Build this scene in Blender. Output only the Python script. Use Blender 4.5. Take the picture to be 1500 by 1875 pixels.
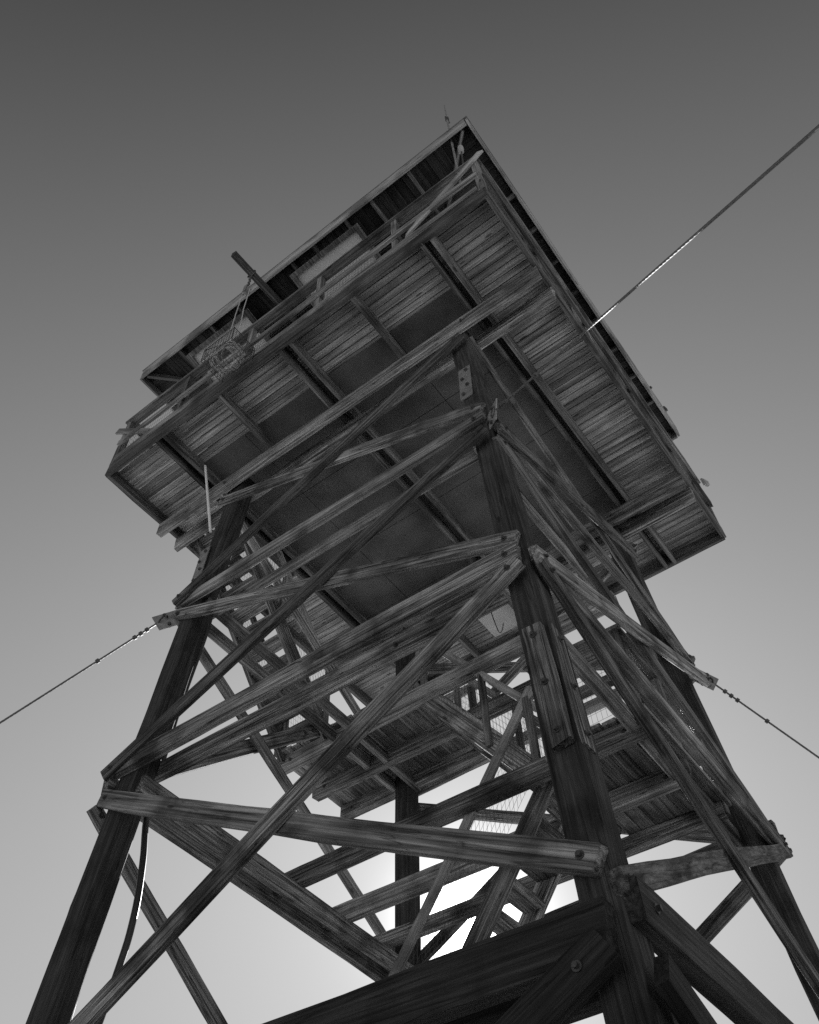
import bpy, math, random
from mathutils import Vector, Matrix
R = math.radians
random.seed(7)
for o in list(bpy.data.objects): bpy.data.objects.remove(o)
S = bpy.context.scene
COL = S.collection

# ------------------------------------------------------------------ camera, sky, sun, exposure
ZO = 11.80                       # height of the catwalk joists' underside above the ground
cam_d = bpy.data.cameras.new("camera"); cam = bpy.data.objects.new("camera", cam_d); COL.objects.link(cam)
_az, _el, _roll = 0.6955, 0.9437, 0.0343
f = Vector((math.cos(_el)*math.cos(_az), math.cos(_el)*math.sin(_az), math.sin(_el)))
r = f.cross(Vector((0, 0, 1))).normalized(); u = r.cross(f)
r2 = math.cos(_roll)*r + math.sin(_roll)*u; u2 = -math.sin(_roll)*r + math.cos(_roll)*u
M = Matrix((r2, u2, -f)).transposed().to_4x4()
M.translation = Vector((-6.3253, -3.9602, -10.1707 + ZO))
cam.matrix_world = M
cam_d.sensor_fit = 'VERTICAL'; cam_d.sensor_height = 24.0
cam_d.lens = 1652.77/1875*24.0
cam_d.shift_x = 95.63/1875; cam_d.shift_y = -15.87/1875
cam_d.clip_start = 0.05; cam_d.clip_end = 20000
S.camera = cam

SUN_EL, SUN_AZ = R(29.1), R(31.35)      # azimuth from +X towards +Y
sun_dir = Vector((math.cos(SUN_EL)*math.cos(SUN_AZ), math.cos(SUN_EL)*math.sin(SUN_AZ), math.sin(SUN_EL)))
W = bpy.data.worlds.new("World"); S.world = W; W.use_nodes = True
nt = W.node_tree; nt.nodes.clear()
def N(nt, t, **k):
    n = nt.nodes.new(t)
    for a, b in k.items():
        if a.startswith('i_'):
            n.inputs[a[2:].replace('_', ' ')].default_value = b
        else: setattr(n, a, b)
    return n
out = N(nt, 'ShaderNodeOutputWorld'); bg = N(nt, 'ShaderNodeBackground'); sky = N(nt, 'ShaderNodeTexSky')
sky.sky_type = 'NISHITA'; sky.sun_disc = False; sky.sun_elevation = SUN_EL; sky.sun_rotation = math.pi/2 - SUN_AZ
sky.altitude = 2200; sky.air_density = 1.0; sky.dust_density = 1.0; sky.ozone_density = 1.0
sep = N(nt, 'ShaderNodeSeparateColor')          # black and white film behind a red filter: the sky's red light only
nt.links.new(sky.outputs[0], sep.inputs[0])
# film response to the sky: deep tone overhead, rolled off towards the bright haze near the sun
m1 = N(nt, 'ShaderNodeMath', operation='SUBTRACT'); nt.links.new(sep.outputs[0], m1.inputs[0]); m1.inputs[1].default_value = 0.45
m1.use_clamp = False
m2 = N(nt, 'ShaderNodeMath', operation='MULTIPLY'); nt.links.new(m1.outputs[0], m2.inputs[0]); m2.inputs[1].default_value = -1/0.75
m3 = N(nt, 'ShaderNodeMath', operation='EXPONENT'); nt.links.new(m2.outputs[0], m3.inputs[0])
m4 = N(nt, 'ShaderNodeMath', operation='SUBTRACT'); m4.inputs[0].default_value = 1.0; nt.links.new(m3.outputs[0], m4.inputs[1])
m5 = N(nt, 'ShaderNodeMath', operation='MULTIPLY'); nt.links.new(m4.outputs[0], m5.inputs[0]); m5.inputs[1].default_value = 3.25
m6 = N(nt, 'ShaderNodeMath', operation='MAXIMUM'); nt.links.new(m5.outputs[0], m6.inputs[0]); m6.inputs[1].default_value = 0.2
# the bright aureole and disc of the sun itself
tc = N(nt, 'ShaderNodeTexCoord'); dot = N(nt, 'ShaderNodeVectorMath', operation='DOT_PRODUCT')
nt.links.new(tc.outputs['Generated'], dot.inputs[0]); dot.inputs[1].default_value = sun_dir
ac = N(nt, 'ShaderNodeMath', operation='ARCCOSINE'); nt.links.new(dot.outputs['Value'], ac.inputs[0])
def expfall(scale, amp):
    a = N(nt, 'ShaderNodeMath', operation='MULTIPLY'); nt.links.new(ac.outputs[0], a.inputs[0]); a.inputs[1].default_value = -1/scale
    b = N(nt, 'ShaderNodeMath', operation='EXPONENT'); nt.links.new(a.outputs[0], b.inputs[0])
    c = N(nt, 'ShaderNodeMath', operation='MULTIPLY'); nt.links.new(b.outputs[0], c.inputs[0]); c.inputs[1].default_value = amp
    return c
e1 = expfall(R(1.15), 90.0); e2 = expfall(R(8.0), 3.4)
ad = N(nt, 'ShaderNodeMath', operation='ADD'); nt.links.new(e1.outputs[0], ad.inputs[0]); nt.links.new(e2.outputs[0], ad.inputs[1])
ad2 = N(nt, 'ShaderNodeMath', operation='ADD'); nt.links.new(ad.outputs[0], ad2.inputs[0]); nt.links.new(m6.outputs[0], ad2.inputs[1])
cmb = N(nt, 'ShaderNodeCombineColor')
for i in range(3): nt.links.new(ad2.outputs[0], cmb.inputs[i])
nt.links.new(cmb.outputs[0], bg.inputs[0]); bg.inputs[1].default_value = 0.10
nt.links.new(bg.outputs[0], out.inputs[0])

sun_d = bpy.data.lights.new("sun", 'SUN'); sun = bpy.data.objects.new("sun", sun_d); COL.objects.link(sun)
sun_d.energy = 4.8; sun_d.angle = R(0.5); sun_d.color = (1, 1, 1)
sun.rotation_euler = (-sun_dir).to_track_quat('-Z', 'Y').to_euler()
vs = S.view_settings; vs.view_transform = 'Standard'; vs.look = 'None'; vs.gamma = 1; vs.exposure = 0.6
S.cycles.use_denoising = False            # the photograph has film grain: leave the sampling grain in
S.cycles.max_bounces = 8; S.cycles.diffuse_bounces = 5

# ------------------------------------------------------------------ materials (all neutral: a black and white photograph)
def mat(name):
    m = bpy.data.materials.new(name); m.use_nodes = True; return m, m.node_tree, m.node_tree.nodes['Principled BSDF']
def ramp(nt, stops):
    r = nt.nodes.new('ShaderNodeValToRGB'); e = r.color_ramp.elements
    while len(e) < len(stops): e.new(0.5)
    for i, (p, v) in enumerate(stops): e[i].position = p; e[i].color = (v, v, v, 1)
    return r
def wood(name, dark, light, grain=38.0, lengthwise=1.1, rnd_amt=0.5, crack=0.55, board=False, bump=0.6, stain=1.0):
    m, nt, p = mat(name); L = nt.links.new
    tc = N(nt, 'ShaderNodeTexCoord'); oi = N(nt, 'ShaderNodeObjectInfo')
    if board:
        at = N(nt, 'ShaderNodeAttribute', attribute_name='rnd'); rv = at.outputs['Fac']
    else: rv = oi.outputs['Random']
    off = N(nt, 'ShaderNodeMath', operation='MULTIPLY'); L(rv, off.inputs[0]); off.inputs[1].default_value = 57.3
    va = N(nt, 'ShaderNodeVectorMath', operation='ADD'); L(tc.outputs['Object'], va.inputs[0]); L(off.outputs[0], va.inputs[1])
    mp = N(nt, 'ShaderNodeMapping'); L(va.outputs[0], mp.inputs[0]); mp.inputs['Scale'].default_value = (lengthwise, grain, grain)
    n1 = N(nt, 'ShaderNodeTexNoise'); n1.inputs['Scale'].default_value = 1.0; n1.inputs['Detail'].default_value = 6; n1.inputs['Roughness'].default_value = 0.65
    n1.inputs['Distortion'].default_value = 0.35
    L(mp.outputs[0], n1.inputs[0])
    mp2 = N(nt, 'ShaderNodeMapping'); L(va.outputs[0], mp2.inputs[0]); mp2.inputs['Scale'].default_value = (0.9, 5, 5)
    n2 = N(nt, 'ShaderNodeTexNoise'); n2.inputs['Scale'].default_value = 1.3; n2.inputs['Detail'].default_value = 3; L(mp2.outputs[0], n2.inputs[0])
    # long drying cracks
    mp3 = N(nt, 'ShaderNodeMapping'); L(va.outputs[0], mp3.inputs[0]); mp3.inputs['Scale'].default_value = (0.55, 17, 17)
    n3 = N(nt, 'ShaderNodeTexNoise'); n3.inputs['Scale'].default_value = 1.0; n3.inputs['Detail'].default_value = 2; n3.inputs['Distortion'].default_value = 0.6
    L(mp3.outputs[0], n3.inputs[0])
    cr = ramp(nt, [(0.0, 1), (0.485, 1), (0.5, crack), (0.515, 1)]); L(n3.outputs[0], cr.inputs[0])
    r1 = ramp(nt, [(0.34, dark), (0.5, dark*0.6+light*0.4), (0.68, light)]); L(n1.outputs[0], r1.inputs[0])
    r2 = ramp(nt, [(0.3, 0.55), (0.7, 1.15)]); L(n2.outputs[0], r2.inputs[0])
    mx = N(nt, 'ShaderNodeMixRGB', blend_type='MULTIPLY'); mx.inputs[0].default_value = 1; L(r1.outputs[0], mx.inputs[1]); L(r2.outputs[0], mx.inputs[2])
    m2 = N(nt, 'ShaderNodeMixRGB', blend_type='MULTIPLY'); m2.inputs[0].default_value = 1; L(mx.outputs[0], m2.inputs[1]); L(cr.outputs[0], m2.inputs[2])
    # knots: dark ovals stretched along the grain; stains: broad irregular patches
    mp4 = N(nt, 'ShaderNodeMapping'); L(va.outputs[0], mp4.inputs[0]); mp4.inputs['Scale'].default_value = (1.7, 6, 6)
    vo = N(nt, 'ShaderNodeTexVoronoi'); vo.inputs['Scale'].default_value = 1.0; vo.inputs['Randomness'].default_value = 1.0; L(mp4.outputs[0], vo.inputs[0])
    kn = ramp(nt, [(0.0, 0.25), (0.07, 0.35), (0.10, 1.0)]); L(vo.outputs['Distance'], kn.inputs[0])
    m2b = N(nt, 'ShaderNodeMixRGB', blend_type='MULTIPLY'); m2b.inputs[0].default_value = 1; L(m2.outputs[0], m2b.inputs[1]); L(kn.outputs[0], m2b.inputs[2])
    st = N(nt, 'ShaderNodeTexNoise'); st.inputs['Scale'].default_value = 1.9; st.inputs['Detail'].default_value = 5; L(va.outputs[0], st.inputs[0])
    sr = ramp(nt, [(0.36, 1-0.55*stain), (0.5, 1.0), (0.62, 1.0), (0.75, 1+0.35*stain)]); L(st.outputs[0], sr.inputs[0])
    m2c = N(nt, 'ShaderNodeMixRGB', blend_type='MULTIPLY'); m2c.inputs[0].default_value = 1; L(m2b.outputs[0], m2c.inputs[1]); L(sr.outputs[0], m2c.inputs[2])
    m2 = m2c
    rr = N(nt, 'ShaderNodeMapRange'); L(rv, rr.inputs[0]); rr.inputs[3].default_value = 1-rnd_amt; rr.inputs[4].default_value = 1+rnd_amt*0.45
    m3 = N(nt, 'ShaderNodeMixRGB', blend_type='MULTIPLY'); m3.inputs[0].default_value = 1; L(m2.outputs[0], m3.inputs[1]); L(rr.outputs[0], m3.inputs[2])
    L(m3.outputs[0], p.inputs['Base Color']); p.inputs['Roughness'].default_value = 0.82
    p.inputs['Specular IOR Level'].default_value = 0.3
    hm = N(nt, 'ShaderNodeMath', operation='MULTIPLY'); L(n1.outputs[0], hm.inputs[0]); L(cr.outputs[0], hm.inputs[1])
    b = N(nt, 'ShaderNodeBump'); b.inputs['Strength'].default_value = bump; b.inputs['Distance'].default_value = 0.012
    L(hm.outputs[0], b.inputs['Height']); L(b.outputs[0], p.inputs['Normal'])
    return m
def plain(name, v, rough=0.6, metal=0.0, var=0.3, scale=6, bump=0.0):
    m, nt, p = mat(name); L = nt.links.new
    tc = N(nt, 'ShaderNodeTexCoord'); n = N(nt, 'ShaderNodeTexNoise'); n.inputs['Scale'].default_value = scale; n.inputs['Detail'].default_value = 6
    L(tc.outputs['Object'], n.inputs[0]); r = ramp(nt, [(0.3, v*(1-var)), (0.7, v*(1+var))]); L(n.outputs[0], r.inputs[0])
    L(r.outputs[0], p.inputs['Base Color']); p.inputs['Roughness'].default_value = rough; p.inputs['Metallic'].default_value = metal
    if bump:
        b = N(nt, 'ShaderNodeBump'); b.inputs['Strength'].default_value = bump; b.inputs['Distance'].default_value = 0.01
        L(n.outputs[0], b.inputs['Height']); L(b.outputs[0], p.inputs['Normal'])
    return m
M_TIMBER = wood('weathered timber', 0.025, 0.62, crack=0.15, grain=42, bump=1.0, rnd_amt=0.6)
M_BARK = wood('rough cracked timber', 0.04, 0.34, grain=30, lengthwise=4.5, crack=0.35, bump=0.7)
M_TIMBERS = [M_TIMBER, wood('greyed timber', 0.06, 0.66, crack=0.4, grain=30, lengthwise=0.7, bump=0.7, rnd_amt=0.5),
    wood('dark stained timber', 0.025, 0.55, crack=0.1, grain=60, lengthwise=1.6, bump=1.0, rnd_amt=0.5, stain=1.4)]
M_LEG = wood('dark leg and silhouette brace timber', 0.02, 0.11, crack=0.3)  # leg timber; also darkens the lowest braces to paint in their silhouette shade
M_DECK = wood('weathered decking', 0.20, 0.78, grain=26, lengthwise=0.8, board=True, rnd_amt=0.40, crack=0.6, stain=0.5, bump=0.35)
M_LAND = wood('landing planks', 0.12, 0.58, grain=30, board=True, rnd_amt=0.4)
M_JOIST = wood('joist timber', 0.05, 0.32)
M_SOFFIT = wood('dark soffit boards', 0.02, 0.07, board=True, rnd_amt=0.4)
M_FASCIA = wood('painted fascia', 0.30, 0.50, crack=0.6, rnd_amt=0.1)
M_PALE = wood('pale new board', 0.30, 0.60, crack=0.7, rnd_amt=0.1)
M_RAIL = wood('railing timber', 0.08, 0.42)
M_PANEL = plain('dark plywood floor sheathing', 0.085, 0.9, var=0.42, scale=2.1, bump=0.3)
M_SHUT = plain('pale shutter plywood', 0.52, 0.8, var=0.08, scale=3)
M_STEEL = plain('galvanised steel', 0.30, 0.5, metal=0.5, var=0.25, scale=9)
M_IRON = plain('dark iron', 0.10, 0.55, metal=0.6, var=0.3, scale=20)
M_STRAND = plain('weathered cable steel', 0.13, 0.5, metal=0.3, var=0.2, scale=30)
M_WIRE = plain('wire', 0.10, 0.45, metal=0.5, var=0.1)
M_ROPE = plain('pale rope', 0.42, 0.9, var=0.2, scale=60)
M_HOSE = plain('black hose', 0.03, 0.45, var=0.2)
M_GLINT = plain('painted sun glint', 0.8, 0.4, var=0.05)  # bright colour standing in for sun on the thin rod
M_PORC = plain('porcelain', 0.45, 0.2, var=0.05)
M_GLASS = plain('dark window glass', 0.03, 0.08, var=0.1)
M_ROOF = plain('roof sheet', 0.16, 0.6, metal=0.2, var=0.2, scale=3)

# ------------------------------------------------------------------ helpers
def V(x, y, z): return Vector((x, y, z + ZO))     # z measured from the underside of the catwalk joists
def link(o, parent=None):
    COL.objects.link(o)
    if parent is not None: o.parent = parent
    return o
def thing(name, label, cat, loc, group=None):
    o = bpy.data.objects.new(name, None); o.empty_display_size = 0.2; COL.objects.link(o); o.location = loc
    o['label'] = label; o['category'] = cat
    if group: o['group'] = group
    return o
def tag(o, label, cat, group=None):
    o['label'] = label; o['category'] = cat
    if group: o['group'] = group
    return o
class MB:
    def __init__(s): s.v = []; s.f = []; s.mi = []; s.rnd = []
    def box(s, lo, hi, mi=0, rnd=None):
        b = len(s.v); x0, y0, z0 = lo; x1, y1, z1 = hi
        s.v += [(x0,y0,z0),(x1,y0,z0),(x1,y1,z0),(x0,y1,z0),(x0,y0,z1),(x1,y0,z1),(x1,y1,z1),(x0,y1,z1)]
        F = [(0,3,2,1),(4,5,6,7),(0,1,5,4),(1,2,6,5),(2,3,7,6),(3,0,4,7)]
        s.f += [tuple(b+i for i in q) for q in F]; s.mi += [mi]*6; s.rnd += [random.random() if rnd is None else rnd]*6
    def plank(s, x0, x1, y0, y1, z0, z1, seg=0.6, amp=0.004, mi=0):
        """a long box (along x) with slightly worn, uneven edges"""
        n = max(1, int((x1-x0)/seg)); b = len(s.v); rn = random.random()
        for i in range(n+1):
            x = x0+(x1-x0)*i/n
            for (y, z) in ((y0,z0),(y1,z0),(y1,z1),(y0,z1)):
                s.v.append((x+(random.uniform(-amp, amp)*1.5 if i in (0, n) else 0), y+random.uniform(-amp, amp), z+random.uniform(-amp, amp)))
        for i in range(n):
            for k in range(4):
                a = b+i*4+k; c = b+i*4+(k+1) % 4; s.f.append((a, a+4, c+4, c)); s.mi.append(mi); s.rnd.append(rn)
        s.f.append((b, b+1, b+2, b+3)); s.f.append((b+n*4+3, b+n*4+2, b+n*4+1, b+n*4)); s.mi += [mi]*2; s.rnd += [rn]*2
    def cyl(s, p0, p1, r0, r1=None, n=8, mi=0, cap=True):
        r1 = r0 if r1 is None else r1; p0 = Vector(p0); p1 = Vector(p1); d = (p1-p0)
        if d.length < 1e-7: return
        d.normalize(); a = d.orthogonal().normalized(); c = d.cross(a); b = len(s.v); rn = random.random()
        for (p, rr) in ((p0, r0), (p1, r1)):
            for i in range(n):
                t = 2*math.pi*i/n; q = p+a*math.cos(t)*rr+c*math.sin(t)*rr; s.v.append(tuple(q))
        for i in range(n):
            j = (i+1) % n; s.f.append((b+i, b+j, b+n+j, b+n+i)); s.mi.append(mi); s.rnd.append(rn)
        if cap: s.f.append(tuple(b+n-1-i for i in range(n))); s.f.append(tuple(b+n+i for i in range(n))); s.mi += [mi]*2; s.rnd += [rn]*2
    def tube(s, pts, r, n=6, mi=0):
        pts = [Vector(p) for p in pts]; b0 = len(s.v); a = None; rn = random.random()
        for k, p in enumerate(pts):
            d = (pts[min(k+1, len(pts)-1)]-pts[max(k-1, 0)]).normalized()
            a = (d.orthogonal() if a is None else a-d*a.dot(d)).normalized(); c = d.cross(a)
            for i in range(n):
                t = 2*math.pi*i/n; s.v.append(tuple(p+a*math.cos(t)*r+c*math.sin(t)*r))
        for k in range(len(pts)-1):
            for i in range(n):
                j = (i+1) % n; q = b0+k*n; s.f.append((q+i, q+j, q+n+j, q+n+i)); s.mi.append(mi); s.rnd.append(rn)
        s.f.append(tuple(b0+n-1-i for i in range(n))); s.f.append(tuple(b0+(len(pts)-1)*n+i for i in range(n))); s.mi += [mi]*2; s.rnd += [rn]*2
    def build(s, name, mats, parent=None, smooth=False):
        me = bpy.data.meshes.new(name); me.from_pydata(s.v, [], s.f)
        mats = mats if isinstance(mats, (list, tuple)) else [mats]
        for m in mats: me.materials.append(m)
        for p, i in zip(me.polygons, s.mi): p.material_index = i; p.use_smooth = smooth
        at = me.attributes.new('rnd', 'FLOAT', 'FACE'); at.data.foreach_set('value', s.rnd)
        me.update(); o = bpy.data.objects.new(name, me); link(o, parent); return o
def basis(p0, p1, nrm):
    """x along the member, y along nrm (made perpendicular), z completing"""
    x = (p1-p0).normalized(); y = (nrm - x*nrm.dot(x)).normalized(); z = x.cross(y)
    m = Matrix((x, y, z)).transposed().to_4x4(); m.translation = p0; return m
def place(o, m, parent):
    if parent is not None: m = Matrix.Translation(-parent.location) @ m
    o.matrix_basis = m
def beam(name, p0, p1, t, h, parent, nrm, m=None, ext=(0, 0), bolts=(), amp=0.005, seg=0.5, bow=0.0, chamfer=False):
    """timber from p0 to p1: thickness t along nrm, depth h across it; bolts = distances from either end"""
    nrm = Vector(nrm); p0 = p0.copy(); p1 = p1.copy(); d = (p1-p0).normalized(); p0 -= d*ext[0]; p1 += d*ext[1]
    L = (p1-p0).length; mb = MB(); n = max(2, int(L/seg)); rn = random.random()
    b = len(mb.v); c = min(t, h)*0.06
    prof = [(-t/2+c,-h/2),(t/2-c,-h/2),(t/2,-h/2+c),(t/2,h/2-c),(t/2-c,h/2),(-t/2+c,h/2),(-t/2,h/2-c),(-t/2,-h/2+c)]
    K = len(prof); ph = random.uniform(0, 6)
    tw = random.uniform(-0.02, 0.02)*min(L, 3); bw = random.uniform(-0.004, 0.004)*L if not bow else bow; cut = random.uniform(-0.10, 0.10)
    for i in range(n+1):
        x = L*i/n; w = bw*math.sin(math.pi*i/n) + 0.5*amp*math.sin(ph+i*0.9); ta = tw*math.sin(math.pi*i/n+ph)
        wear = 1-0.05*(1 if i in (0, n) else 0)
        for k_, (y, z) in enumerate(prof):
            y_ = (y*math.cos(ta)-z*math.sin(ta))*wear; z_ = (y*math.sin(ta)+z*math.cos(ta))*wear
            ex = (random.uniform(-amp, amp)*2.2 + cut*z*(1 if i else -1)) if i in (0, n) else 0
            mb.v.append((x+ex, y_+random.uniform(-amp, amp)*0.7, z_+w+random.uniform(-amp, amp)))
    for i in range(n):
        for k in range(K):
            a = b+i*K+k; e = b+i*K+(k+1) % K; mb.f.append((a, a+K, e+K, e)); mb.mi.append(0); mb.rnd.append(rn)
    mb.f.append(tuple(b+k for k in range(K))); mb.f.append(tuple(b+n*K+K-1-k for k in range(K))); mb.mi += [0]*2; mb.rnd += [rn]*2
    for q in bolts:
        x = q if q >= 0 else L+q
        for sg in (-1, 1):
            y = sg*t/2
            mb.cyl((x, y, 0), (x, y+sg*0.006, 0), 0.026, n=12, mi=1); mb.cyl((x, y+sg*0.006, 0), (x, y+sg*0.026, 0), 0.015, n=6, mi=1)
    if m is None: m = random.choice(M_TIMBERS)
    o = mb.build(name, [m, M_IRON], parent)
    place(o, basis(p0, p1, nrm), parent); return o

# ------------------------------------------------------------------ ground
g = MB(); n = 60; size = 3000
def gh(x, y):
    d = math.hypot(x, y); return -max(0, d-14)*0.10*(1 if d < 200 else 1) + 0.12*math.sin(x*0.7)*math.cos(y*0.5)*min(1, max(0, d-5)/10)
rad = [0, 4, 8, 12, 16, 22, 30, 45, 70, 110, 200, 400, 800, 1600, 3000]; seg = 48
g.v.append((0, 0, 0))
for rr in rad[1:]:
    for k in range(seg):
        a = 2*math.pi*k/seg; x, y = rr*math.cos(a), rr*math.sin(a); g.v.append((x, y, max(gh(x, y), -60)))
for k in range(seg): g.f.append((0, 1+k, 1+(k+1) % seg))
for i in range(len(rad)-2):
    for k in range(seg):
        a = 1+i*seg+k; b = 1+i*seg+(k+1) % seg; g.f.append((a, a+seg, b+seg, b))
g.mi = [0]*len(g.f); g.rnd = [0]*len(g.f)
M_GROUND = plain('pale dusty rock', 0.55, 0.95, var=0.25, scale=1.5, bump=0.4)
_nt = M_GROUND.node_tree; _p = _nt.nodes['Principled BSDF']; _src = _p.inputs['Base Color'].links[0].from_socket
_tc = N(_nt, 'ShaderNodeTexCoord'); _ln = N(_nt, 'ShaderNodeVectorMath', operation='LENGTH'); _nt.links.new(_tc.outputs['Object'], _ln.inputs[0])
_nz = N(_nt, 'ShaderNodeTexNoise'); _nz.inputs['Scale'].default_value = 0.5; _nt.links.new(_tc.outputs['Object'], _nz.inputs[0])
_a = N(_nt, 'ShaderNodeMath', operation='MULTIPLY_ADD'); _nt.links.new(_nz.outputs[0], _a.inputs[0]); _a.inputs[1].default_value = 6; _nt.links.new(_ln.outputs['Value'], _a.inputs[2])
_mr = N(_nt, 'ShaderNodeMapRange'); _nt.links.new(_a.outputs[0], _mr.inputs[0]); _mr.inputs[1].default_value = 13; _mr.inputs[2].default_value = 17
_mx = N(_nt, 'ShaderNodeMixRGB'); _nt.links.new(_mr.outputs[0], _mx.inputs[0]); _mx.inputs[1].default_value = (0.045, 0.045, 0.045, 1); _nt.links.new(_src, _mx.inputs[2])
_nt.links.new(_mx.outputs[0], _p.inputs['Base Color'])        # unseen dark patch added to cut light bounced onto low timbers, pale rock beyond
o = g.build('ground', M_GROUND, smooth=True); o['kind'] = 'structure'

# ------------------------------------------------------------------ timber tower
tower = thing('timber_tower', 'tall braced timber frame tower with four splayed legs under the lookout', 'tower', (0, 0, 0))
Z0, Z1, Z2, Z3, Z4 = -0.26, -2.556, -4.902, -7.781, -11.5
T0, TS, U0, US = 1.9895, 0.0597, 1.9212, 0.0625
def lp(k, z):     # axis of a leg at height z
    a, b = {'N': (-1,-1), 'R': (1,-1), 'L': (-1,1), 'F': (1,1)}[k]
    return V(a*(T0+TS*-z), b*(U0+US*-z), z)
INS = 0.13                       # the legs stand this far inside the plane of the braces
LW = 0.23
def leg_axis(k, z):
    a, b = {'N': (-1,-1), 'R': (1,-1), 'L': (-1,1), 'F': (1,1)}[k]
    return lp(k, z)-Vector((a, b, 0))*INS
for k in 'NLRF':
    a = leg_axis(k, 0.02); b = leg_axis(k, -ZO+0.02)
    lg = beam('leg', b, a, LW, LW, tower, (1, 0, 0), M_LEG, amp=0.006)
    ft = MB(); ft.box((-0.35, -0.35, -0.1), (0.35, 0.35, 0.22)); fo = ft.build('footing', plain('concrete', 0.35, 0.9), lg)
    fo.matrix_basis = lg.matrix_basis.inverted() @ Matrix.Translation((b.x, b.y, 0))
face = {'A': ('N', 'L', (-1, 0, 0)), 'B': ('N', 'R', (0, -1, 0)), 'C': ('L', 'F', (0, 1, 0)), 'D': ('R', 'F', (1, 0, 0))}
O0 = -INS + LW/2                 # outer face of the legs, from the brace plane
def fb(fc, k0, z0, k1, z1, lay, t=0.06, h=0.14, name='diagonal_brace', ext=None, m=None, bolts=(0.1, -0.1), bow=0.0, cut=0):
    """lay 0: bolted on the leg; 1: on top of that; -1: on the inner side of the leg"""
    nn = Vector(face[fc][2]); off = {0: O0+t/2+0.002, 1: O0+0.075+t/2, -1: O0-LW-t/2-0.002}[lay]
    p0 = lp(k0, z0)+nn*off; p1 = lp(k1, z1)+nn*off
    if lay == -1: q = (p1-p0).normalized(); p0 += q*0.15; p1 -= q*0.15
    if ext is None: ext = tuple(-0.03 if k == 'N' else 0.06 for k in (k0, k1))
    if cut: p1 -= (p1-p0).normalized()*cut
    return beam(name, p0, p1, t, h, tower, nn, M_BARK if m == 'bark' else m, ext=ext, bolts=bolts, bow=bow)
H = 'horizontal_brace'
# face A (near leg to left leg)
fb('A', 'L', -0.46, 'N', -2.36, 0); fb('A', 'N', -0.50, 'L', -2.50, 1)
fb('A', 'N', -2.56, 'L', -2.49, 0, 0.07, 0.145, H); fb('A', 'N', -2.62, 'L', -2.55, -1, 0.06, 0.14, H, bolts=())
fb('A', 'N', -2.93, 'L', -4.90, 1); fb('A', 'L', -2.69, 'N', -4.73, 0)
fb('A', 'N', -4.91, 'L', -4.85, 0, 0.09, 0.175, H); fb('A', 'N', -4.86, 'L', -4.76, -1, 0.09, 0.18, H, bolts=(1.2,))
fb('A', 'N', -5.08, 'L', -8.00, 1, 0.065, 0.15); fb('A', 'L', -5.15, 'N', -7.60, 0, 0.065, 0.165)
fb('A', 'N', -7.95, 'L', -7.95, 0, 0.12, 0.26, H, ext=(-0.05, 0.3), bolts=(), m=M_LEG); fb('A', 'N', -7.97, 'L', -7.99, -1, 0.12, 0.26, H, bolts=(), m=M_LEG)  # dark colour stands in for silhouette shade, here and on the next diagonal
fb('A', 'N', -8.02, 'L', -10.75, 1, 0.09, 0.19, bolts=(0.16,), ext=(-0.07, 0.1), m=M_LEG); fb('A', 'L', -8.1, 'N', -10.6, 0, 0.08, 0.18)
# face B (near leg to right leg)
fb('B', 'N', -2.93, 'R', -0.83, 1, 0.06, 0.15, ext=(0.05, 0.1), cut=0.66); fb('B', 'N', -0.40, 'R', -2.50, 0)
fb('B', 'N', -2.78, 'R', -2.50, 0, 0.07, 0.145, H); fb('B', 'N', -2.62, 'R', -2.5, -1, 0.06, 0.14, H, bolts=())
fb('B', 'N', -5.02, 'R', -2.85, 1, 0.06, 0.155, ext=(0.02, 0.12)); fb('B', 'N', -2.95, 'R', -4.88, 0)
fb('B', 'N', -4.92, 'R', -4.98, 0, 0.09, 0.175, H); fb('B', 'N', -4.86, 'R', -4.9, -1, 0.09, 0.18, H, bolts=())
fb('B', 'N', -5.05, 'R', -8.10, 1, 0.065, 0.15); fb('B', 'R', -5.02, 'N', -7.72, 0, 0.08, 0.135, m='bark', ext=(0.2, 0.02))
fb('B', 'N', -7.80, 'R', -7.82, 0, 0.12, 0.24, H, bolts=(0.15,), m=M_LEG); fb('B', 'N', -7.9, 'R', -7.9, -1, 0.12, 0.24, H, bolts=(), m=M_LEG)  # shade of the backlit low braces put into their colour, next diagonal too
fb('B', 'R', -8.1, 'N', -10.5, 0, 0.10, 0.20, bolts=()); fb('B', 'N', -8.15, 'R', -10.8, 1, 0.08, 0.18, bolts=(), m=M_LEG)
# face C (left leg to far leg)
fb('C', 'L', -0.35, 'F', -2.45, 0); fb('C', 'L', -2.52, 'F', -2.56, 0, 0.07, 0.15, H); fb('C', 'L', -2.55, 'F', -2.60, -1, 0.07, 0.15, H, bolts=())
fb('C', 'L', -2.70, 'F', -4.85, 0); fb('C', 'L', -5.0, 'F', -5.05, 0, 0.09, 0.19, H); fb('C', 'L', -5.05, 'F', -5.1, -1, 0.09, 0.19, H, bolts=())
fb('C', 'L', -5.25, 'F', -8.0, 1, 0.065, 0.15); fb('C', 'F', -5.3, 'L', -8.0, 0, 0.065, 0.15)
fb('C', 'L', -7.8, 'F', -7.8, 0, 0.12, 0.26, H); fb('C', 'F', -8.0, 'L', -10.6, 0, 0.08, 0.18); fb('C', 'L', -8.0, 'F', -10.6, 1, 0.08, 0.18)
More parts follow.
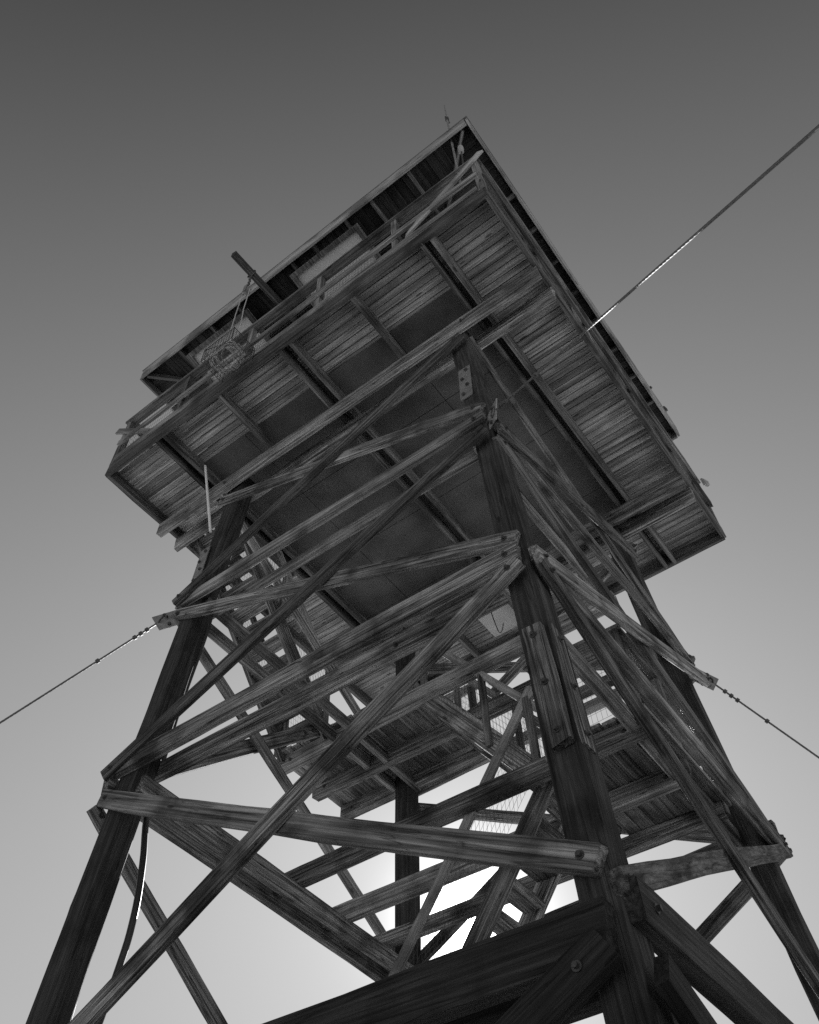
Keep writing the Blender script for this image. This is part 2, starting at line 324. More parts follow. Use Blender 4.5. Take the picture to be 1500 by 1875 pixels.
# face D (right leg to far leg)
fb('D', 'R', -0.35, 'F', -2.45, 0); fb('D', 'F', -0.35, 'R', -2.45, 1); fb('D', 'R', -2.5, 'F', -2.56, 0, 0.07, 0.15, H)
fb('D', 'R', -2.70, 'F', -4.85, 0); fb('D', 'F', -2.70, 'R', -4.85, 1); fb('D', 'R', -4.75, 'F', -4.95, 0, 0.09, 0.15, H)
fb('D', 'R', -4.95, 'F', -7.4, 1, 0.065, 0.15); fb('D', 'F', -5.2, 'R', -8.0, 0, 0.065, 0.15)
fb('D', 'R', -7.8, 'F', -7.8, 0, 0.12, 0.26, H); fb('D', 'F', -8.0, 'R', -10.6, 0, 0.08, 0.18)
# knee on the far left face, carrying the stair landing
beam('knee_brace', V(-1.72, 2.36, -4.42), V(0.44, 2.25, -2.52), 0.09, 0.17, tower, (0, 1, 0), bolts=(0.12, 0.3, -0.12, -0.3))
# cap beams: pairs clamping the leg tops, running N to L under the joists
for x in (-2.05, -1.72, 1.60, 1.90):
    y0, y1 = (-3.0, 3.22) if x < 0 else (-3.0, 2.9)
    beam('cap_beam', V(x, y0, -0.125), V(x, y1, -0.125), 0.09, 0.235, tower, (1, 0, 0), M_TIMBER, bolts=(1.05, -1.3))
# inner tie beams under the landings
for x in (0.70, 1.40):
    beam('tie_beam', V(x, -1.9, Z1), V(x, 3.05, Z1), 0.12, 0.22, tower, (1, 0, 0), bolts=(0.2, -0.2))
beam('tie_beam', V(1.98, 0.6, Z1), V(1.98, 3.05, Z1), 0.11, 0.22, tower, (1, 0, 0), bolts=(0.2, -0.2))
for x in (0.0, 0.8, 1.56):
    zb_ = Z2+0.035 if x > 1 else Z2
    beam('tie_beam', V(x, -2.04, zb_), V(x, 2.42, zb_), 0.12, 0.19 if x < 1 else 0.15, tower, (1, 0, 0), bolts=(0.2, -0.2))
# steel
def plate(name, c, u_, v_, w, h, t=0.012, bolts=4, m=None, parent=tower):
    u_ = Vector(u_).normalized(); v_ = Vector(v_); v_ = (v_-u_*v_.dot(u_)).normalized(); mb = MB()
    mb.box((-w/2, -h/2, -t/2), (w/2, h/2, t/2))
    for i in range(bolts):
        y = -h/2+h*(i+0.5)/bolts; x = w*0.18*(-1)**i
        for sg in (-1, 1):
            mb.cyl((x, y, sg*t/2), (x, y, sg*(t/2+0.022)), 0.022, n=6, mi=1)
    o = mb.build(name, [m or M_STEEL, M_IRON], parent)
    mt = Matrix((u_, v_, u_.cross(v_))).transposed().to_4x4(); mt.translation = c; place(o, mt, parent); return o
legdir = (lp('N', 0)-lp('N', -5)).normalized()
for k, sx in (('N', -1), ('L', -1)):
    d = (lp(k, 0)-lp(k, -5)).normalized(); c = leg_axis(k, -1.55 if k == 'N' else -2.1)+Vector((-LW/2-0.012, 0.02 if k == 'N' else 0.06, 0.25 if k == 'L' else 0))
    plate('splice_plate', c, (0, 1, 0), d, 0.15, 0.72)
for k in 'NLR':
    a, b = {'N': (-1,-1), 'R': (1,-1), 'L': (-1,1)}[k]; out_ = Vector((a, b, -0.9)).normalized()
    plate('gusset_plate', lp(k, Z1-0.16)+Vector((a, b, -0.5)).normalized()*0.06, out_, (0, 0, 1), 0.42, 0.22, bolts=3)
# wooden splice boards on the lower near leg
d = legdir
for nm, off in (((-1, 0, 0), Vector((-1, 0, 0))), ((0, -1, 0), Vector((0, -1, 0)))):
    sh = Vector((0, -0.055, 0)) if nm[0] else Vector((-0.03, 0, 0))
    c0 = leg_axis('N', -6.80)+off*(LW/2+0.03)+sh; c1 = leg_axis('N', -5.75)+off*(LW/2+0.03)+sh
    beam('splice_board', c0, c1, 0.055, 0.15, tower, nm, M_TIMBER, bolts=(0.1, 0.5, 0.95))

# ------------------------------------------------------------------ catwalk (joists, decking, railing)
D = 3.05; DY = 3.10; DZ = 0.20      # half width; underside of the planks
OFF = Vector((-0.065, 0.107, 0))          # the platform does not sit quite square on the frame
cat = thing('catwalk', 'square plank catwalk with wire mesh railing around the lookout cabin', 'catwalk', V(0, 0, 0))
for y in (-2.27, 2.09):
    for dy in (-0.07, 0.07):
        beam('joist', V(-D, y+dy, 0.1), V(D, y+dy, 0.1), 0.055, 0.2, cat, (0, 1, 0), M_JOIST)
for dy in (-0.19, -0.02):
    beam('joist', V(-D, dy, 0.1), V(D, dy, 0.1), 0.055, 0.2, cat, (0, 1, 0), M_JOIST)
for y in (-1.17, 1.02):
    for s in (-1, 1): beam('joist', V(s*D, y, 0.1), V(s*1.95, y, 0.1), 0.06, 0.2, cat, (0, 1, 0), M_JOIST)
for s in (-1, 1):
    beam('rim_joist', V(-D, s*DY, 0.12), V(D, s*DY, 0.12), 0.06, 0.24, cat, (0, 1, 0), M_JOIST, amp=0.004)
    beam('rim_joist', V(s*D, -DY, 0.12), V(s*D, DY, 0.12), 0.06, 0.24, cat, (1, 0, 0), M_JOIST, amp=0.004)
mb = MB(); pitch = 0.095; x = -D+0.03
OPEN = (-1.62, 0.02)         # stair opening along the far left side
while x < D-0.05:
    w = pitch-random.uniform(0.011, 0.016)
    spans = [(-DY+0.02, DY-0.02)]
    if -2.2 < x < 2.16: spans = [(-DY+0.02, -2.05), (2.05, DY-0.02)]
    for (a, b) in spans:
        if OPEN[0] < x+w/2 < OPEN[1] and a > 0: continue
        cuts = [a, b]
        if b-a > 3: cuts = [a, random.choice((-1.17, -0.1, 1.02)), b]      # butt joints over the joists
        for c0, c1 in zip(cuts, cuts[1:]):
            mb.plank(c0+0.003, c1-0.003, -(x+w), -x, DZ+random.uniform(0, 0.006), DZ+0.042, seg=0.8, amp=0.003)
    x += pitch
dk = mb.build('decking', M_DECK, cat); place(dk, Matrix.Translation(V(0, 0, 0)) @ Matrix.Rotation(R(90), 4, 'Z'), cat)
# railing
def mesh_panel(p0, p1, z0, z1, parent, sp=0.05, sv=0.1, wr=0.0016, name='wire_mesh', sag=True):
    """welded wire mesh between two posts; p0, p1 are x,y[,z] feet (z for stairs)"""
    p0 = Vector(p0); p1 = Vector(p1); L = (p1-p0).length; mb = MB(); n = max(1, int(L/sp)); m_ = max(1, int((z1-z0)/sv))
    d = (p1-p0)/L; nrm = Vector((d.y, -d.x, 0)).normalized() if abs(d.x)+abs(d.y) > 0 else Vector((1, 0, 0))
    def P(s, t): return p0+d*L*s+Vector((0, 0, z0+(z1-z0)*t)) + nrm*0.02*math.sin(s*9+t*3)*(1 if sag else 0)
    for i in range(n+1):
        s = i/n; mb.tube([P(s, 0), P(s, 0.5), P(s, 1)], wr, n=3)
    for j in range(m_+1):
        t = j/m_; k = max(2, int(L/0.5)); mb.tube([P(q/k, t) for q in range(k+1)], wr, n=3)
    o = mb.build(name, M_WIRE, parent); place(o, Matrix.Identity(4), parent); return o
def railing(p0, p1, parent, npost, ztop=1.16, mesh=True, zb=0.0, mid=0.52, mesh_range=None):
    """p0, p1 at the deck surface"""
    p0 = Vector(p0); p1 = Vector(p1); d = (p1-p0).normalized(); nrm = Vector((-d.y, d.x, 0)).normalized()
    for i in range(npost):
        p = p0.lerp(p1, i/(npost-1) if npost > 1 else 0)
        beam('railing_post', p+Vector((0, 0, zb)), p+Vector((0, 0, ztop)), 0.085, 0.085, parent, nrm, M_RAIL, seg=0.4)
    up = Vector((0, 0, 1))
    beam('top_rail', p0+up*(ztop+0.02)+nrm*0.0, p1+up*(ztop+0.02), 0.14, 0.045, parent, nrm, M_RAIL, ext=(0.06, 0.06))
    beam('middle_rail', p0+up*mid+nrm*0.062, p1+up*mid+nrm*0.062, 0.04, 0.13, parent, nrm, M_RAIL)
    if mesh: mesh_panel(p0-nrm*0.05, p1-nrm*0.05, 0.02, ztop-0.02, parent)
zt = DZ+0.04; e = D-0.02
ey = DY-0.02
railing(V(-e, -ey, zt), V(-e, ey, zt), cat, 6)
railing(V(e, -ey, zt), V(-e, -ey, zt), cat, 6)
railing(V(-e, ey, zt), V(e, ey, zt), cat, 6)
railing(V(e, ey, zt), V(e, -ey, zt), cat, 6)
# board across the foot of the near railing corner and doubled rails
beam('toe_board', V(-e-0.05, -e, zt+0.09), V(-e-0.05, e, zt+0.09), 0.025, 0.13, cat, (1, 0, 0), M_RAIL)
beam('toe_board', V(-e, -e-0.05, zt+0.09), V(e, -e-0.05, zt+0.09), 0.025, 0.13, cat, (0, 1, 0), M_RAIL)
cat_done = True
# hatch panel near the far side
mb = MB(); mb.box((2.28, 0.02, 0.165), (2.86, 0.62, 0.195)); h_ = mb.build('hatch_panel', M_SHUT, cat); place(h_, Matrix.Translation((0, 0, ZO)), cat)

cat.location += OFF

# ------------------------------------------------------------------ cabin
cab = thing('lookout_cabin', 'square wooden lookout cabin with wide eaves and raised shutters', 'cabin', V(0, 0, 0))
CW = 2.14; RZ = 2.77; RH = 3.13; RY = 3.19
mb = MB()
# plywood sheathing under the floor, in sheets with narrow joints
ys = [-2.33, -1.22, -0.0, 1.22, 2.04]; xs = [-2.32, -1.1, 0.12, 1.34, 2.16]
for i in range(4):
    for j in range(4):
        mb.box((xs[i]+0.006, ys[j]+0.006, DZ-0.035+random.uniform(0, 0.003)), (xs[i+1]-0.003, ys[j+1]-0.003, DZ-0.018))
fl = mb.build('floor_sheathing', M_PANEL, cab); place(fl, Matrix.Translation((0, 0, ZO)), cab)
def wall(axis, s):
    """one cabin wall: boards below, a band of windows, boards above"""
    mb = MB(); t = 0.10; zb, zs, zh, ztp = zt, 1.15, 2.35, RZ+0.1
    def bx(a0, a1, z0, z1, m=0, th=t, off=0.0):
        if axis == 'x': mb.box((s*CW-th/2+off*s, a0, z0), (s*CW+th/2+off*s, a1, z1), m)
        else: mb.box((a0, s*CW-th/2+off*s, z0), (a1, s*CW+th/2+off*s, z1), m)
    e_ = CW-0.06 if axis == 'y' else CW+0.05
    bx(-e_, e_, zb, zs); bx(-e_, e_, zh, ztp)
    nW = 4; xs_ = [-e_+2*e_*i/nW for i in range(nW+1)]
    for a in xs_: bx(max(-e_, a-0.06), min(e_, a+0.06), zs+0.002, zh-0.002)
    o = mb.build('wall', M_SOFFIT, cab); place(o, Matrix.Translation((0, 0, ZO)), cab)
    for i in range(nW):
        m2 = MB(); a0, a1 = xs_[i]+0.063, xs_[i+1]-0.063
        def fr(u0, u1, z0, z1, th, mi, off=0):
            if axis == 'x': m2.box((s*CW-th/2, u0, z0), (s*CW+th/2, u1, z1), mi)
            else: m2.box((u0, s*CW-th/2, z0), (u1, s*CW+th/2, z1), mi)
        fr(a0, a1, zs+0.003, zs+0.05, 0.06, 0); fr(a0, a1, zh-0.05, zh-0.003, 0.06, 0)
        fr(a0, a0+0.05, zs+0.05, zh-0.05, 0.06, 0); fr(a1-0.05, a1, zs+0.05, zh-0.05, 0.06, 0)
        fr((a0+a1)/2-0.015, (a0+a1)/2+0.015, zs+0.05, zh-0.05, 0.045, 0); fr(a0+0.05, a1-0.05, 1.74, 1.77, 0.043, 0)
        fr(a0+0.05, a1-0.05, zs+0.05, zh-0.05, 0.008, 1)
        w = m2.build('window', [M_RAIL, M_GLASS], cab); place(w, Matrix.Translation((0, 0, ZO)), cab)
for ax in 'xy':
    for s in (-1, 1): wall(ax, s)
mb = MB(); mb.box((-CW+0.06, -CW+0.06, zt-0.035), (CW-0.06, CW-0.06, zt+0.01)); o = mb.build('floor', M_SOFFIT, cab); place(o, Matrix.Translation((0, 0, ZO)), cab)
# roof: low hip, soffit boards, rafters, fascia
mb = MB(); ap = 1.35
b = 0; q = RH+0.02
w_ = RY+0.02
mb.v = [(-q,-w_,RZ+0.305), (q,-w_,RZ+0.305), (q,w_,RZ+0.305), (-q,w_,RZ+0.305), (0,0,RZ+ap), (-q,-w_,RZ+0.285), (q,-w_,RZ+0.285), (q,w_,RZ+0.285), (-q,w_,RZ+0.285)]
mb.f = [(0,1,4), (1,2,4), (2,3,4), (3,0,4), (0,5,6,1), (1,6,7,2), (2,7,8,3), (3,8,5,0), (8,7,6,5)]; mb.mi = [0]*9; mb.rnd = [0.5]*9
roof = mb.build('roof', M_ROOF, cab); place(roof, Matrix.Translation((0, 0, ZO)), cab)
# soffit boards: across on the A/D sides and along on the B/C sides (boards run away from the wall)
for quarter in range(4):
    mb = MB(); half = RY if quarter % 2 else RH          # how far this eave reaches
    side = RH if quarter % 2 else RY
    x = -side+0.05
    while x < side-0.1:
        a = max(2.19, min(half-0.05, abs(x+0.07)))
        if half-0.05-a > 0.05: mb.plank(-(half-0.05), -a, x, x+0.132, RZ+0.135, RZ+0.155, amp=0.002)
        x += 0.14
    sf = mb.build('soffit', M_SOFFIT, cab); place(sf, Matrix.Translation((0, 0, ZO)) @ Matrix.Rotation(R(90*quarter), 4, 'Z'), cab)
for s in (-1, 1):
    beam('fascia', V(-RH, s*RY, RZ+0.14), V(RH, s*RY, RZ+0.14), 0.035, 0.28, cab, (0, 1, 0), M_FASCIA, amp=0.002)
    beam('fascia', V(s*RH, -RY+0.03, RZ+0.14), V(s*RH, RY-0.03, RZ+0.14), 0.035, 0.28, cab, (1, 0, 0), M_FASCIA, amp=0.002)
for y in (-2.16, -1.5, -1.03, -0.42, 0.0, 0.53, 1.11, 1.67, 2.35):
    for s in (-1, 1):
        beam('rafter', V(s*(RH-0.03), y, RZ+0.085), V(s*2.2, y, RZ+0.085), 0.045, 0.09, cab, (0, 1, 0), M_JOIST)
for x in (-1.9, -1.3, -0.7, -0.1, 0.5, 1.1, 1.7, 2.3):
    for s in (-1, 1):
        beam('rafter', V(x, s*(RY-0.03), RZ+0.085), V(x, s*2.2, RZ+0.085), 0.045, 0.09, cab, (1, 0, 0), M_JOIST)
for sx in (-1, 1):
    for sy in (-1, 1):
        beam('hip_rafter', V(sx*(RH-0.05), sy*(RH-0.05), RZ+0.085), V(sx*2.2, sy*2.2, RZ+0.085), 0.05, 0.09, cab, (sx, -sy, 0), M_JOIST)
# raised shutters: pale plywood in a dark frame, hinged at the wall, outer edge held up under the eave
def shutter(fc, a0, a1):
    m = MB(); zo, zi, x0, x1 = 2.60, 2.42, 3.02, 2.2
    L = math.hypot(x0-x1, zo-zi); w = a1-a0; f_ = 0.07
    m.box((0.0, 0, 0), (L, w, 0.018), 0)
    m.box((-0.0, -0.002, -0.045), (f_, w+0.002, -0.001), 1); m.box((L-f_, -0.002, -0.045), (L, w+0.002, -0.001), 1)
    m.box((f_+0.001, -0.002, -0.043), (L-f_-0.001, f_, -0.001), 1); m.box((f_+0.001, w-f_, -0.043), (L-f_-0.001, w+0.002, -0.001), 1)
    o = m.build('shutter', [M_SHUT, M_JOIST], cab)
    x = Vector((x0-x1, 0, zo-zi)).normalized(); y = Vector((0, 1, 0)); z = x.cross(y)
    mt = Matrix((x, y, z)).transposed().to_4x4(); mt.translation = (x1, a0, zi)
    ang = {'A': 180, 'B': -90, 'C': 90, 'D': 0}[fc]
    place(o, Matrix.Translation((0, 0, ZO)) @ Matrix.Rotation(R(ang), 4, 'Z') @ mt, cab)
shutter('A', -0.06, 1.20); shutter('A', -2.20, -0.92)   # turned half round: y = 0.24..-1.16 and 2.36..0.98
shutter('C', -1.2, 0.2); shutter('D', -1.2, 0.2); shutter('B', -1.0, 0.4)

cab.location += Vector((-0.077, 0.118, 0))

# ------------------------------------------------------------------ stair landings and flights
def landing(name, label, x0, x1, y0, y1, z, rails):
    t = thing(name, label, 'landing', V((x0+x1)/2, (y0+y1)/2, z), 'stair landings inside the tower')
    mb = MB(); y = y0
    while y < y1-0.05:
        mb.plank(x0-0.05+random.uniform(-0.02, 0.02), x1+0.05, y, y+0.138, z+0.115, z+0.155, amp=0.003); y += 0.146
    o = mb.build('planks', M_LAND, t); place(o, Matrix.Translation((0, 0, ZO)), t)
    for (p, q, n) in rails: railing(V(p[0], p[1], z+0.155), V(q[0], q[1], z+0.155), t, n, ztop=0.95, zb=-0.15, mid=0.5)
    return t
landing('stair_landing', 'upper stair landing of planks jutting out past the far left face', 0.62, 2.02, 0.75, 3.02, Z1,
        [((0.62, 3.0), (2.0, 3.0), 2), ((2.0, 3.0), (2.0, 0.8), 3)])
landing('stair_landing', 'lower stair landing of planks behind the near leg on the right', -0.03, 1.62, -2.1, -1.10, Z2,
        [((-0.05, -2.02), (1.6, -2.02), 3), ((1.6, -2.02), (1.6, -1.1), 2), ((-0.05, -1.12), (-0.05, -2.02), 2)])
def flight(label, top, bot, across, width, n, rail_sides=(0, 1), parent_name='stair_flight', mesh=True, depth=0.24):
    """top, bot: near corner of the flight at top and bottom tread; across: unit vector across the flight"""
    t = thing(parent_name, label, 'staircase', bot, 'stair flights zigzagging up the tower')
    ac_ = Vector(across)
    for s in (0, 1):
        o_ = ac_*(width*s)
        beam('stringer', bot+o_, top+o_, 0.055, depth, t, ac_, M_TIMBER, ext=(0.1, 0.1))
    run = top-bot; hd = Vector((run.x, run.y, 0)).normalized()
    for i in range(n):
        p = bot.lerp(top, (i+0.5)/n)
        beam('tread', p+ac_*0.03-hd*0, p+ac_*(width-0.03), 0.235, 0.04, t, hd, M_TIMBER, seg=0.5)
    for s in rail_sides:
        o_ = ac_*(width*s + (0.05 if s else (-0.05 if len(rail_sides) > 1 else -0.13))); up = Vector((0, 0, 0.95))
        beam('handrail', bot+o_+up, top+o_+up, 0.045, 0.09, t, ac_, M_PALE if s == 0 else M_RAIL, ext=(0.05, 0.05))
        for q in ((0.02, 0.5, 0.98) if len(rail_sides) > 1 else (0.02, 0.98)):
            p = bot.lerp(top, q)+o_; beam('railing_post', p-Vector((0, 0, 0.1)), p+up, 0.05, 0.08, t, ac_, M_RAIL)
        if mesh: mesh_panel(bot+o_*1.0, top+o_, 0.1, 0.9, t, sp=0.07, sv=0.1)
    return t
flight('top stair flight rising along the far left face to the catwalk', V(-1.55, 2.25, 0.05), V(0.6, 2.25, -2.42), (0, 1, 0), 0.72, 11)
flight('middle stair flight between the two landings', V(0.75, 0.75, -2.5), V(0.75, -0.93, -4.75), (1, 0, 0), 0.66, 9)
flight('lower stair flight dropping from the lower landing behind the big brace', V(0.18, -0.97, -4.85), V(0.18, 1.15, -7.7), (1, 0, 0), 0.54, 12, rail_sides=(0,), depth=0.19)
for x in (-0.6, 0.6): beam('tie_beam', V(x, -2.2, Z3), V(x, 2.6, Z3), 0.12, 0.26, tower, (1, 0, 0))

# ------------------------------------------------------------------ guy cables
def cable(name, label, p0, p1, r, grp='steel guy cables bracing the tower', clamp=0.8):
    t = thing(name, label, 'cable', p0, grp); mb = MB(); d = (p1-p0); L = d.length; d.normalize()
    a = d.orthogonal().normalized(); c = d.cross(a)
    # laid strands
    n = int(min(L, 12)/0.02)
    for k in range(3):
        mb.tube([p0+d*(i*0.02)+(a*math.cos(i*0.95+k*2.094)+c*math.sin(i*0.95+k*2.094))*r*0.14 for i in range(n)], r*0.8, n=6)
    if L > 12: mb.cyl(p0+d*12*0.99, p1, r)
    o = mb.build('strand', M_STRAND, t, smooth=True); place(o, Matrix.Identity(4), t)
    for s_ in (0.12, 0.2, 0.28, clamp):
        mb = MB(); mb.cyl(p0+d*s_, p0+d*(s_+0.035), r*2.1, n=8)
        o = mb.build('clamp', M_IRON, t); place(o, Matrix.Identity(4), t)
    mb = MB(); mb.tube([p0-d*0.08+a*0.05*math.cos(k*0.7)+d*0.06*math.sin(k*0.7) for k in range(9)], 0.012, n=6)
    o = mb.build('shackle', M_IRON, t); place(o, Matrix.Identity(4), t)
    return t
def to_ground(p, d): d = Vector(d); return p + d*((p.z+0.3)/-d.z)
def tip(k):
    a, b = {'N': (-1,-1), 'R': (1,-1), 'L': (-1,1)}[k]
    return lp(k, Z1-0.16)+Vector((a, b, -0.5)).normalized()*0.06+Vector((a, b, -0.9)).normalized()*0.19
pN = tip('N'); pL = tip('L'); pR = tip('R')
def rp(dx, dy, dz, t): return V(-6.3253+dx*t, -3.9602+dy*t, -10.1707+dz*t)
aN = V(-4.45, -4.82, -6.17); aL = V(-3.03, 3.34, -4.17); aR = V(2.95, -2.82, -3.70)
cable('guy_cable', 'thick twisted guy cable running up to the right from the near leg', pN, to_ground(pN, aN-pN), 0.0105, clamp=1.1)
cable('guy_cable', 'thin guy cable leaving the left leg towards the left edge', pL, to_ground(pL, aL-pL), 0.012, clamp=0.75)
cable('guy_cable', 'thin guy cable leaving the right leg towards the right edge', pR, to_ground(pR, aR-pR), 0.012, clamp=0.65)

# ------------------------------------------------------------------ small things
# antenna mast at the near corner
t = thing('antenna_mast', 'thin whip antenna standing on the near corner of the railing', 'antenna', V(-3.10, -2.74, 0.9))
mb = MB(); mb.cyl(V(-3.12, -2.74, 0.9), V(-3.12, -2.76, 3.4), 0.017, 0.015, n=8); mb.cyl(V(-3.12, -2.76, 3.4), V(-3.12, -2.77, 4.15), 0.015, n=8); mb.cyl(V(-3.12, -2.77, 4.15), V(-3.12, -2.78, 4.95), 0.013, 0.009, n=6)
o = mb.build('pole', M_STEEL, t); place(o, Matrix.Identity(4), t)
mb = MB(); mb.cyl(V(-3.12, -2.77, 4.05), V(-3.12, -2.77, 4.16), 0.03, n=8); mb.cyl(V(-3.17, -2.77, 4.1), V(-3.05, -2.77, 4.1), 0.012, n=6); mb.cyl(V(-3.12, -2.74, 1.42), V(-3.12, -2.74, 1.5), 0.035, n=8)
o = mb.build('bracket', M_IRON, t); place(o, Matrix.Identity(4), t)
# insulator
t = thing('insulator', 'white ribbed porcelain insulator on a thin rod beside the antenna', 'insulator', V(-3.10, -2.86, 1.3))
mb = MB(); mb.cyl(V(-3.08, -2.80, 1.3), V(-3.08, -2.84, 2.25), 0.012, n=6); mb.cyl(V(-3.08, -2.84, 2.25), V(-3.08, -2.84, 2.62), 0.008, n=6)
o = mb.build('rod', M_IRON, t); place(o, Matrix.Identity(4), t)
mb = MB()
for k, (z, r_) in enumerate(((2.28, 0.036), (2.33, 0.02), (2.37, 0.042), (2.42, 0.022), (2.46, 0.04))):
    mb.cyl(V(-3.08, -2.84, z), V(-3.08, -2.84, z+0.04), r_, r_*0.85, n=14)
o = mb.build('porcelain_body', [M_PORC], t); place(o, Matrix.Identity(4), t)
# broken boards on the railing corners
def broken(label, p0, p1, w, m):
    d = (p1-p0); L = d.length; mb = MB(); h = w/2; t = 0.028
    top = [(0, -h), (L-0.30, -h), (L-0.22, -h*0.6), (L-0.17, -h*0.75), (L-0.05, -h*0.2), (L-0.1, h*0.1), (L, h*0.7), (L-0.35, h), (0, h)]
    n = len(top)
    mb.v = [(x, -t/2, z) for x, z in top]+[(x, t/2, z) for x, z in top]
    mb.f = [tuple(range(n-1, -1, -1)), tuple(range(n, 2*n))]+[(i, (i+1) % n, n+(i+1) % n, n+i) for i in range(n)]
    mb.mi = [0]*len(mb.f); mb.rnd = [0.5]*len(mb.f)
    o = mb.build('broken_board', m); o.matrix_basis = basis(p0, p1, Vector((1, 0, 0))); return o
tag(broken('', V(-3.16, -3.10, 1.42), V(-3.16, -1.90, 0.42), 0.11, M_PALE), 'long pale splintered board slanting across the near railing corner', 'board', 'loose boards on the railing corners')
tag(broken('', V(-3.15, 3.40, 1.32), V(-3.15, 2.40, 0.34), 0.10, M_RAIL), 'short grey board slanting across the left railing corner', 'board', 'loose boards on the railing corners')
o = broken('', V(2.25, -3.12, 0.50), V(2.95, -3.12, 1.22), 0.11, M_PALE); o.matrix_basis = basis(V(2.3, -3.14, 0.5), V(3.0, -3.14, 1.25), Vector((0, 1, 0)))
tag(o, 'small pale board slanting on the right side railing', 'board', 'loose boards on the railing corners')
# hoist beam, pulley, rope, basket
t = thing('hoist', 'dark timber hoist arm poking out past the eave', 'hoist', V(-3.0, 0.56, 2.6))
beam('arm', V(-3.86, 0.60, 2.55), V(-2.15, 0.56, 2.55), 0.085, 0.11, t, (0, 1, 0), M_JOIST)
PX, PY = -3.47, 0.60
mb = MB()
for k in range(9):
    z = 2.47-0.055*k; a = 0.018
    pts = [V(PX+(a*math.cos(q) if k % 2 else 0), PY+(0 if k % 2 else a*math.cos(q)), z+0.036*math.sin(q)) for q in [i*0.785 for i in range(9)]]
    mb.tube(pts, 0.008, n=5)
mb.tube([V(PX, PY+0.075*math.cos(q), 2.55+0.085*math.sin(q)) for q in [i*0.785 for i in range(9)]], 0.012, n=5)
o = mb.build('chain', M_IRON, t); place(o, Matrix.Identity(4), t)
mb = MB(); mb.cyl(V(PX-0.03, PY, 1.92), V(PX+0.03, PY, 1.92), 0.07, n=16); mb.box(tuple(V(PX-0.045, PY-0.03, 1.86)), tuple(V(PX-0.035, PY+0.03, 2.05))); mb.box(tuple(V(PX+0.035, PY-0.03, 1.86)), tuple(V(PX+0.045, PY+0.03, 2.05)))
o = mb.build('pulley', M_STEEL, t); place(o, Matrix.Identity(4), t)
mb = MB(); mb.tube([V(PX, PY+0.07, 1.92), V(PX, PY+0.09, 1.3), V(PX+0.02, PY+0.12, 0.42)], 0.008, n=6); mb.tube([V(PX, PY-0.07, 1.92), V(PX, PY-0.06, 1.2), V(PX+0.02, PY-0.10, 0.35)], 0.008, n=6)
tag(mb.build('hoist_rope', M_ROPE), 'pale doubled rope hanging from the pulley to the basket', 'rope')
# wire basket
BX0, BX1, BY0, BY1, BZ0, BZ1 = -3.62, -3.24, 0.38, 0.90, -0.12, 0.17
mb = MB()
def wire(a, b_, r_=0.003): mb.cyl(V(*a), V(*b_), r_, n=4)
for i in range(11):
    y = BY0+(BY1-BY0)*i/10; wire((BX0, y, BZ0), (BX1, y, BZ0)); wire((BX0, y, BZ0), (BX0, y, BZ1)); wire((BX1, y, BZ0), (BX1, y, BZ1))
for i in range(9):
    x = BX0+(BX1-BX0)*i/8; wire((x, BY0, BZ0), (x, BY1, BZ0)); wire((x, BY0, BZ0), (x, BY0, BZ1)); wire((x, BY1, BZ0), (x, BY1, BZ1))
for i in range(7):
    z = BZ0+(BZ1-BZ0)*i/6; r_ = 0.006 if i in (0, 6) else 0.003
    wire((BX0, BY0, z), (BX1, BY0, z), r_); wire((BX0, BY1, z), (BX1, BY1, z), r_); wire((BX0, BY0, z), (BX0, BY1, z), r_); wire((BX1, BY0, z), (BX1, BY1, z), r_)
for sy in (BY0, BY1): wire((BX0, sy, BZ1), (PX, PY, BZ1+0.12), 0.006)
tag(mb.build('wire_basket', M_WIRE), 'rectangular wire basket hanging on the hoist rope outside the railing', 'basket')
mb = MB(); rs = random.Random(3)
for k in range(9):
    cx, cy, cz = (BX0+BX1)/2+rs.uniform(-.03, .03), 0.64+rs.uniform(-.05, .05), BZ0+0.03+0.016*k
    ra, rb, tl, ph = rs.uniform(.10, .19), rs.uniform(.12, .24), rs.uniform(-.4, .4), rs.uniform(0, 6)
    mb.tube([V(cx+ra*math.cos(a+ph), cy+rb*math.sin(a+ph), cz+tl*0.12*math.cos(a)) for a in [i*0.35 for i in range(19)]], 0.0075, n=5)
tag(mb.build('rope_coil', M_ROPE, smooth=True), 'tangled coil of pale rope lying in the wire basket', 'rope coil')
# rod off the left leg, white colour painting in its sunlit highlight
mb = MB(); mb.cyl(V(-2.42, 2.0, -0.02), V(-2.42, 1.52, -1.85), 0.016, n=8)
tag(mb.build('glint_rod', M_GLINT), 'thin rod with its sunlit highlight coloured white, hanging under the catwalk beside the left leg', 'rod')
# black hose down the inside of the left leg
def smooth_pts(P, k=6):
    P = [Vector(p) for p in P]; out = []
    for i in range(len(P)-1):
        p0 = P[max(i-1, 0)]; p1 = P[i]; p2 = P[i+1]; p3 = P[min(i+2, len(P)-1)]
        for j in range(k):
            t_ = j/k; out.append(0.5*((2*p1)+(p2-p0)*t_+(2*p0-5*p1+4*p2-p3)*t_*t_+(3*p1-p0-3*p2+p3)*t_**3))
    return out+[P[-1]]
mb = MB(); mb.tube(smooth_pts([V(-1.9,1.87,-0.3), V(-1.9,1.87,-2.17), V(-1.9,1.86,-2.82), V(-1.9,2.03,-3.85), V(-1.9,2.08,-4.32), V(-1.9,2.15,-5.05), V(-1.9,2.04,-5.65), V(-1.9,1.99,-6.17), V(-1.9,2.06,-6.72), V(-2.0,2.3,-8.5), V(-2.2,2.4,-11.8)]), 0.030, n=8)
tag(mb.build('drain_hose', M_HOSE, smooth=True), 'black hose sagging down the inside of the left leg', 'hose')
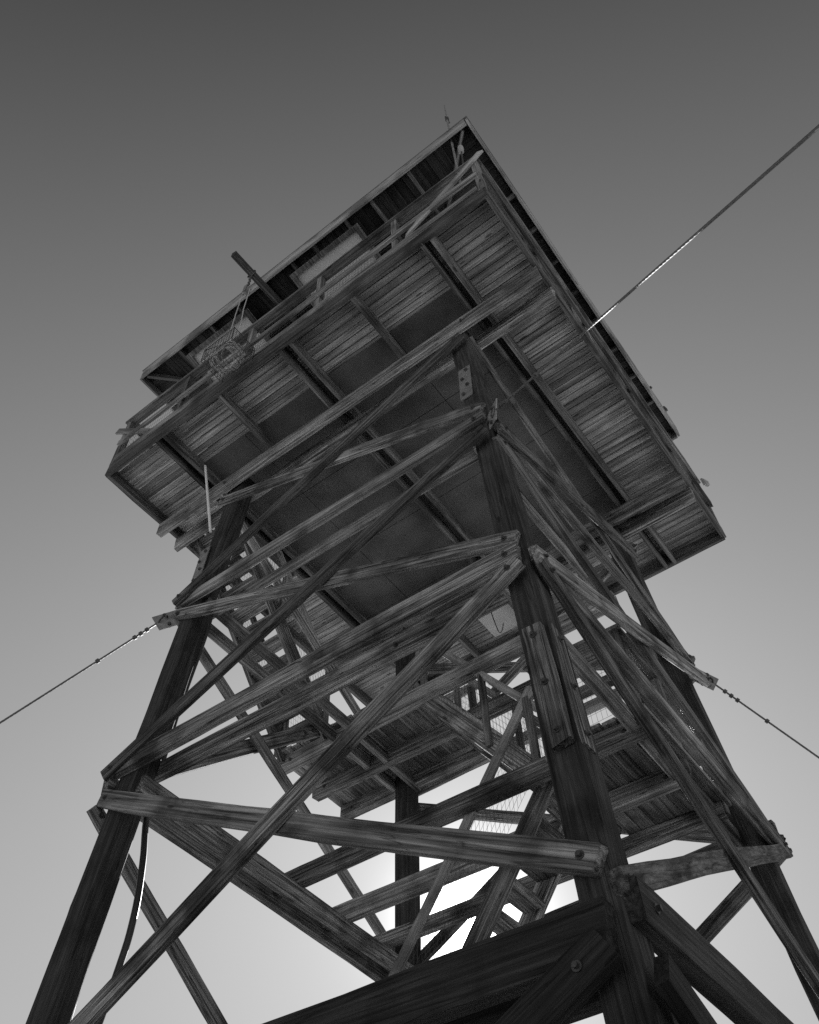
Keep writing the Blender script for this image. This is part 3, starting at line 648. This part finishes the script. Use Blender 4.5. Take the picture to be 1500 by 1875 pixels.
for dx, (lab) in ((0, 'slack thin cable hanging along the lower left leg'), (1, 'straight pale conduit along the lower left leg')):
    mb = MB()
    if dx == 0: mb.tube(smooth_pts([V(-1.95,2.2,-2.9), V(-1.98,2.28,-4.8), V(-2.1,2.42,-5.6), V(-2.25,2.40,-6.1), V(-2.3,2.3,-7.2), V(-2.3,2.45,-9), V(-2.3,2.5,-11.8)]), 0.007, n=5)
    else: mb.tube([V(-1.90,2.22,-3.0), V(-1.92,2.36,-5.2), V(-1.92,2.47,-6.9), V(-2.05,2.6,-11.8)], 0.012, n=6)
    tag(mb.build('cable' if dx == 0 else 'conduit', M_WIRE if dx == 0 else M_STEEL, smooth=True), lab, 'cable' if dx == 0 else 'conduit')
# floodlight and wiring on the right end of the eave
t = thing('floodlight', 'small floodlight with bracket and wiring on the right end of the eave', 'light', V(2.6, -3.05, 2.95))
mb = MB(); mb.cyl(V(2.62, -3.03, 3.02), V(2.62, -3.12, 3.05), 0.04, 0.055, n=10); mb.cyl(V(2.62, -2.98, 2.95), V(2.62, -3.04, 3.02), 0.02, n=6)
o = mb.build('lamp_head', M_IRON, t); place(o, Matrix.Identity(4), t)
mb = MB(); mb.tube(smooth_pts([V(2.1, -3.0, 2.98), V(2.2, -3.06, 3.02), V(2.45, -3.08, 2.98), V(2.6, -3.05, 3.02)]), 0.007, n=5); mb.tube([V(2.62, -3.06, 3.0), V(2.8, -3.05, 2.93), V(2.95, -3.02, 2.98)], 0.01, n=5)
o = mb.build('wiring', M_IRON, t); place(o, Matrix.Identity(4), t)
mb = MB(); mb.cyl(V(2.1, -2.98, 2.98), V(2.1, -3.1, 3.02), 0.012, n=6)
mb.cyl(V(2.1, -3.1, 3.02), V(2.1, -3.12, 3.03), 0.025, n=8)
o = mb.build('sensor', M_IRON, t); place(o, Matrix.Identity(4), t)


# cords hanging by the hatch, pipe stub and nails of the platform
mb = MB()
mb.tube(smooth_pts([V(2.15, 0.42, 0.12), V(2.2, 0.40, -0.15), V(2.35, 0.42, -0.28), V(2.5, 0.44, -0.1), V(2.6, 0.45, 0.14)]), 0.008, n=5)
tag(mb.build('slack_cord', M_HOSE, smooth=True), 'thin dark cord sagging under the planks beside the pale hatch panel', 'cord')
